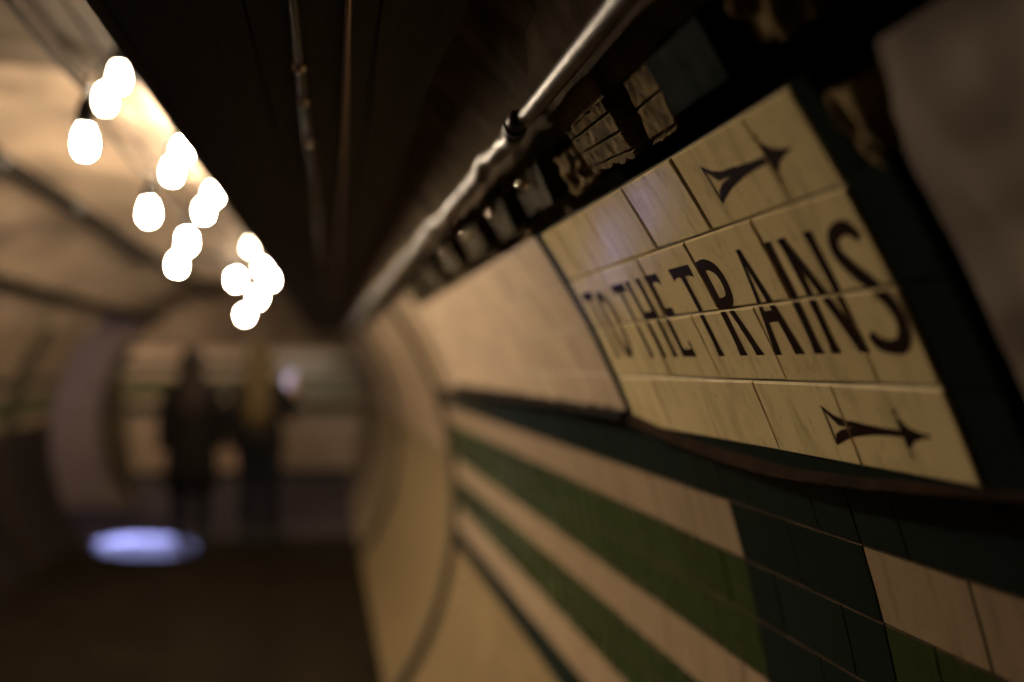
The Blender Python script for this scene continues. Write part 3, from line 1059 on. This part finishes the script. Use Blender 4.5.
# ------------------------------------------------------------------ people
def skin_mesh(name, nodes, edges, mat, parent, sub=2):
    me = bpy.data.meshes.new(name)
    keys = list(nodes)
    idx = {k: i for i, k in enumerate(keys)}
    me.from_pydata([nodes[k][0] for k in keys], [(idx[a], idx[b]) for a, b in edges], [])
    me.materials.append(mat)
    o = bpy.data.objects.new(name, me)
    C.objects.link(o)
    sk = o.modifiers.new('skin', 'SKIN')
    sk.use_smooth_shade = True
    if not me.skin_vertices:
        me.skin_vertices.new()
    for k in keys:
        r = nodes[k][1]
        me.skin_vertices[0].data[idx[k]].radius = r if isinstance(r, tuple) else (r, r)
    me.skin_vertices[0].data[0].use_root = True
    s = o.modifiers.new('sub', 'SUBSURF')
    s.levels = s.render_levels = sub
    o.parent = parent
    return o


def loft(bm, rings, n=24, cap=(True, True), mi=0):
    """rings: (cx, cy, z, rx, ry)"""
    V = []
    for cx, cy, z, rx, ry in rings:
        V.append([bm.verts.new((cx + rx * math.cos(2 * PI * k / n), cy + ry * math.sin(2 * PI * k / n), z + 0.004 * math.sin(k * 2.4 + z * 30))) for k in range(n)])
    for A, B in zip(V, V[1:]):
        for k in range(n):
            bm.faces.new((A[k], A[(k + 1) % n], B[(k + 1) % n], B[k])).material_index = mi
    if cap[0]:
        bm.faces.new(V[0])
    if cap[1]:
        bm.faces.new(V[-1])


def hand_nodes(N, E, side, wrist, fore, palm_dir, thumb_dir, curl):
    """palm and five fingers of unequal length growing from a wrist node"""
    w = Vector(N[wrist][0])
    pd = Vector(palm_dir).normalized()
    td = Vector(thumb_dir).normalized()
    nr = pd.cross(td).normalized()
    palm = w + pd * 0.055
    N[side + 'palm'] = (tuple(palm), (0.026, 0.018))
    E.append((wrist, side + 'palm'))
    for i, (spread, ln) in enumerate(((0.026, 0.066), (0.009, 0.074), (-0.009, 0.068), (-0.025, 0.052))):
        base = palm + pd * 0.035 + td * spread
        mid = base + pd * ln * 0.5 + nr * curl * ln * 0.25
        tip = mid + (pd * (1 - curl * 0.6) + nr * curl).normalized() * ln * 0.5
        a, b_, c = side + 'f%da' % i, side + 'f%db' % i, side + 'f%dc' % i
        N[a], N[b_], N[c] = (tuple(base), 0.0095), (tuple(mid), 0.0085), (tuple(tip), 0.007)
        E += [(side + 'palm', a), (a, b_), (b_, c)]
    tb_ = palm + td * 0.034 - pd * 0.01
    tt = tb_ + (td * 0.55 + pd * 0.8 + nr * curl * 0.5).normalized() * 0.045
    N[side + 'ta'], N[side + 'tb'] = (tuple(tb_), 0.011), (tuple(tt), 0.0085)
    E += [(side + 'palm', side + 'ta'), (side + 'ta', side + 'tb')]


def person(loc, rot, hgt, label, hair_mat, top_mat, coat_len, right_arm, hair_len, leg_mat):
    P = thing('person', label, 'person', loc)
    s = hgt / 1.62
    P.rotation_euler = (0, 0, rot)
    P.scale = (s, s, s)
    N, E = {}, []

    def node(k, p, r, prev=None):
        N[k] = (p, r)
        if prev:
            E.append((prev, k))
    # the figure faces +Y; x is its right
    node('pelvis', (0, 0, 0.86), (0.135, 0.10))
    node('waist', (0, 0.005, 1.00), (0.11, 0.085), 'pelvis')
    node('chest', (0, 0.0, 1.18), (0.135, 0.095), 'waist')
    node('upper', (0, -0.01, 1.29), (0.105, 0.08), 'chest')
    node('neck', (0, 0.0, 1.385), 0.048, 'upper')
    node('skull', (0, 0.015, 1.47), (0.066, 0.078), 'neck')
    node('crown', (0, 0.005, 1.545), (0.068, 0.082), 'skull')
    node('nose', (0, 0.105, 1.475), 0.010, 'skull')
    node('chin', (0, 0.07, 1.425), (0.028, 0.025), 'skull')
    for sd, sx in (('r', 1), ('l', -1)):
        node(sd + 'ear', (sx * 0.076, 0.0, 1.485), (0.008, 0.02), 'skull')
        node(sd + 'hip', (sx * 0.085, 0, 0.80), 0.085, 'pelvis')
        node(sd + 'knee', (sx * 0.085, 0.02 if sx > 0 else 0.035, 0.45), 0.052, sd + 'hip')
        node(sd + 'calf', (sx * 0.085, 0.0, 0.33), 0.05, sd + 'knee')
        node(sd + 'ankle', (sx * 0.085, -0.01, 0.085), 0.033, sd + 'calf')
        node(sd + 'toe', (sx * 0.095, 0.12, 0.03), (0.036, 0.025), sd + 'ankle')
        node(sd + 'shoulder', (sx * 0.165, -0.01, 1.295), 0.055, 'upper')
        if sd == 'r' and right_arm == 'phone':
            node('relbow', (0.235, 0.01, 1.06), 0.038, 'rshoulder')
            node('rwrist', (0.215, 0.20, 1.235), 0.025, 'relbow')
            hand_nodes(N, E, 'r', 'rwrist', None, (-0.02, 0.35, 0.9), (-1, 0.1, 0.1), 0.55)
        else:
            node(sd + 'elbow', (sx * 0.215, -0.02, 1.04), 0.038, sd + 'shoulder')
            node(sd + 'wrist', (sx * 0.225, 0.05, 0.80), 0.025, sd + 'elbow')
            hand_nodes(N, E, sd, sd + 'wrist', None, (0, 0.12, -1), (-sx * 0.3, 1, 0), 0.35)
    skin_mesh('body', N, E, M['skin'], P)
    for sx in (-1, 1):
        b = bmesh.new()
        bmesh.ops.create_icosphere(b, subdivisions=2, radius=0.0125, matrix=Matrix.Translation((sx * 0.03, 0.083, 1.492)))
        e = obj('eye', b, M['eye'], None, True)
        e.parent = P
    # hair: a cap over the skull that falls down the back
    b = bmesh.new()
    prof = [(0, -0.005, 1.642, 0.012, 0.012), (0, -0.005, 1.632, 0.055, 0.065), (0, -0.008, 1.60, 0.085, 0.094), (0, -0.014, 1.55, 0.100, 0.100), (0, -0.034, 1.48, 0.106, 0.082),
            (0, -0.055, 1.40, 0.112, 0.066), (0, -0.075, 1.32, 0.122, 0.052), (0, -0.095, 1.22, 0.125, 0.040), (0, -0.105, 1.22 - hair_len * 0.5, 0.115, 0.034), (0, -0.105, 1.22 - hair_len, 0.07, 0.022)]
    loft(b, prof, 28)
    h = obj('hair', b, hair_mat, None, True)
    h.parent = P
    # coat / jacket
    b = bmesh.new()
    hem = coat_len
    rings = [(0, -0.01, 1.375, 0.075, 0.07), (0, -0.012, 1.352, 0.135, 0.085), (0, -0.012, 1.325, 0.18, 0.10), (0, -0.012, 1.28, 0.20, 0.115), (0, -0.008, 1.18, 0.188, 0.128), (0, 0, 1.02, 0.168, 0.122), (0, 0, 0.88, 0.185, 0.138)]
    if hem < 0.8:
        rings += [(0, 0, 0.70, 0.20, 0.15), (0, 0, hem, 0.205, 0.16)]
    else:
        rings += [(0, 0, hem, 0.185, 0.138)]
    loft(b, rings, 32, (True, False))
    k = obj('coat', b, top_mat, None, True)
    k.parent = P
    sol = k.modifiers.new('cloth', 'SOLIDIFY')
    sol.thickness = 0.008
    for sd, sx in (('r', 1), ('l', -1)):
        pts = [Vector(N[sd + 'shoulder'][0]) + Vector((-sx * 0.02, 0, 0)), Vector(N[sd + 'shoulder'][0]), Vector(N[sd + 'shoulder'][0]).lerp(Vector(N[sd + 'elbow'][0]), 0.5), Vector(N[sd + 'elbow'][0]), Vector(N[sd + 'elbow'][0]).lerp(Vector(N[sd + 'wrist'][0]), 0.5), Vector(N[sd + 'elbow'][0]).lerp(Vector(N[sd + 'wrist'][0]), 0.95)]
        b = bmesh.new()
        tube(b, pts, [0.040, 0.056, 0.060, 0.052, 0.046, 0.040], 14)
        q = obj('sleeve', b, top_mat, None, True)
        q.parent = P
    b = bmesh.new()
    loft(b, [(0, 0, 0.99, 0.14, 0.105), (0, 0, 0.90, 0.178, 0.125), (0, 0, 0.80, 0.186, 0.128), (0, 0, 0.73, 0.165, 0.105), (0, 0, 0.69, 0.09, 0.06)], 28)
    q = obj('trouser_seat', b, leg_mat, None, True)
    q.parent = P
    for sd, sx in (('r', 1), ('l', -1)):
        b = bmesh.new()
        tube(b, [N[sd + 'hip'][0], Vector(N[sd + 'hip'][0]).lerp(Vector(N[sd + 'knee'][0]), .5), N[sd + 'knee'][0], N[sd + 'calf'][0], Vector(N[sd + 'ankle'][0]) + Vector((0, 0, 0.03))], [0.098, 0.086, 0.066, 0.062, 0.048], 14)
        q = obj('trouser_leg', b, leg_mat, None, True)
        q.parent = P
        b = bmesh.new()
        x, yk = N[sd + 'ankle'][0][0], N[sd + 'ankle'][0][1]
        loft(b, [(x, yk + 0.045, 0.0, 0.046, 0.125), (x, yk + 0.045, 0.02, 0.046, 0.125), (x, yk + 0.038, 0.05, 0.044, 0.112), (x, yk + 0.006, 0.085, 0.045, 0.064), (x, yk, 0.20, 0.05, 0.055)], 18)
        q = obj('boot', b, M['leather'], None, True)
        q.parent = P
    return P


pl = person((-0.19, 8.25, 0.0), 0.10, 1.57, 'person with long dark hair in a long black coat, standing seen from behind', M['hairdark'], M['coat'], 0.47, 'down', 0.14, M['denim'])
pr = person((0.345, 8.05, 0.0), -0.16, 1.60, 'person with long blonde hair in dark jacket and trousers raising a phone, seen from behind', M['hairblond'], M['jacket'], 0.80, 'phone', 0.26, M['denim'])

# phone in the blonde person's raised right hand
bpy.context.view_layer.update()
ph_c = pr.matrix_world @ Vector((0.195, 0.245, 1.335))
ph = thing('mobile_phone', 'lit mobile phone held up in the blonde person\'s right hand', 'phone', tuple(ph_c))
rot = Matrix.Rotation(-0.35, 4, 'Z') @ Matrix.Rotation(-0.30, 4, 'X')
b = bmesh.new()
box(b, (-0.034, -0.004, -0.068), (0.034, 0.004, 0.068))
bmesh.ops.bevel(b, geom=list(b.edges), offset=0.003, segments=2)
bmesh.ops.transform(b, matrix=rot, verts=b.verts)
o = obj('phone_body', b, M['black'], None)
o.parent = ph
b = bmesh.new()
box(b, (-0.030, -0.0052, -0.058), (0.030, -0.0042, 0.058))
bmesh.ops.transform(b, matrix=rot, verts=b.verts)
o = obj('phone_screen', b, M['screen'], None)
o.parent = ph

# ------------------------------------------------------------------ world, camera
wd = bpy.data.worlds.new('tunnel_dark')
bpy.context.scene.world = wd
wd.use_nodes = True
wd.node_tree.nodes['Background'].inputs[0].default_value = (0.02, 0.015, 0.01, 1)
wd.node_tree.nodes['Background'].inputs[1].default_value = 0.1

cd = bpy.data.cameras.new('camera')
cam = bpy.data.objects.new('camera', cd)
C.objects.link(cam)
cam.location = EYE
cam.rotation_euler = (PI / 2 + 0.02397, 0, -0.18565)
cd.sensor_width = 36
cd.lens = 996 / 1024 * 36
cd.clip_start = 0.02
cd.clip_end = 60
cd.dof.use_dof = True
cd.dof.focus_distance = 0.94
cd.dof.aperture_fstop = 1.4
sc = bpy.context.scene
sc.camera = cam
sc.view_settings.view_transform = 'Standard'
sc.view_settings.look = 'None'
sc.view_settings.exposure = 0.0
sc.view_settings.gamma = 1.0
sc.view_settings.use_curve_mapping = False
sc.cycles.use_denoising = True
sc.cycles.sample_clamp_indirect = 4.0
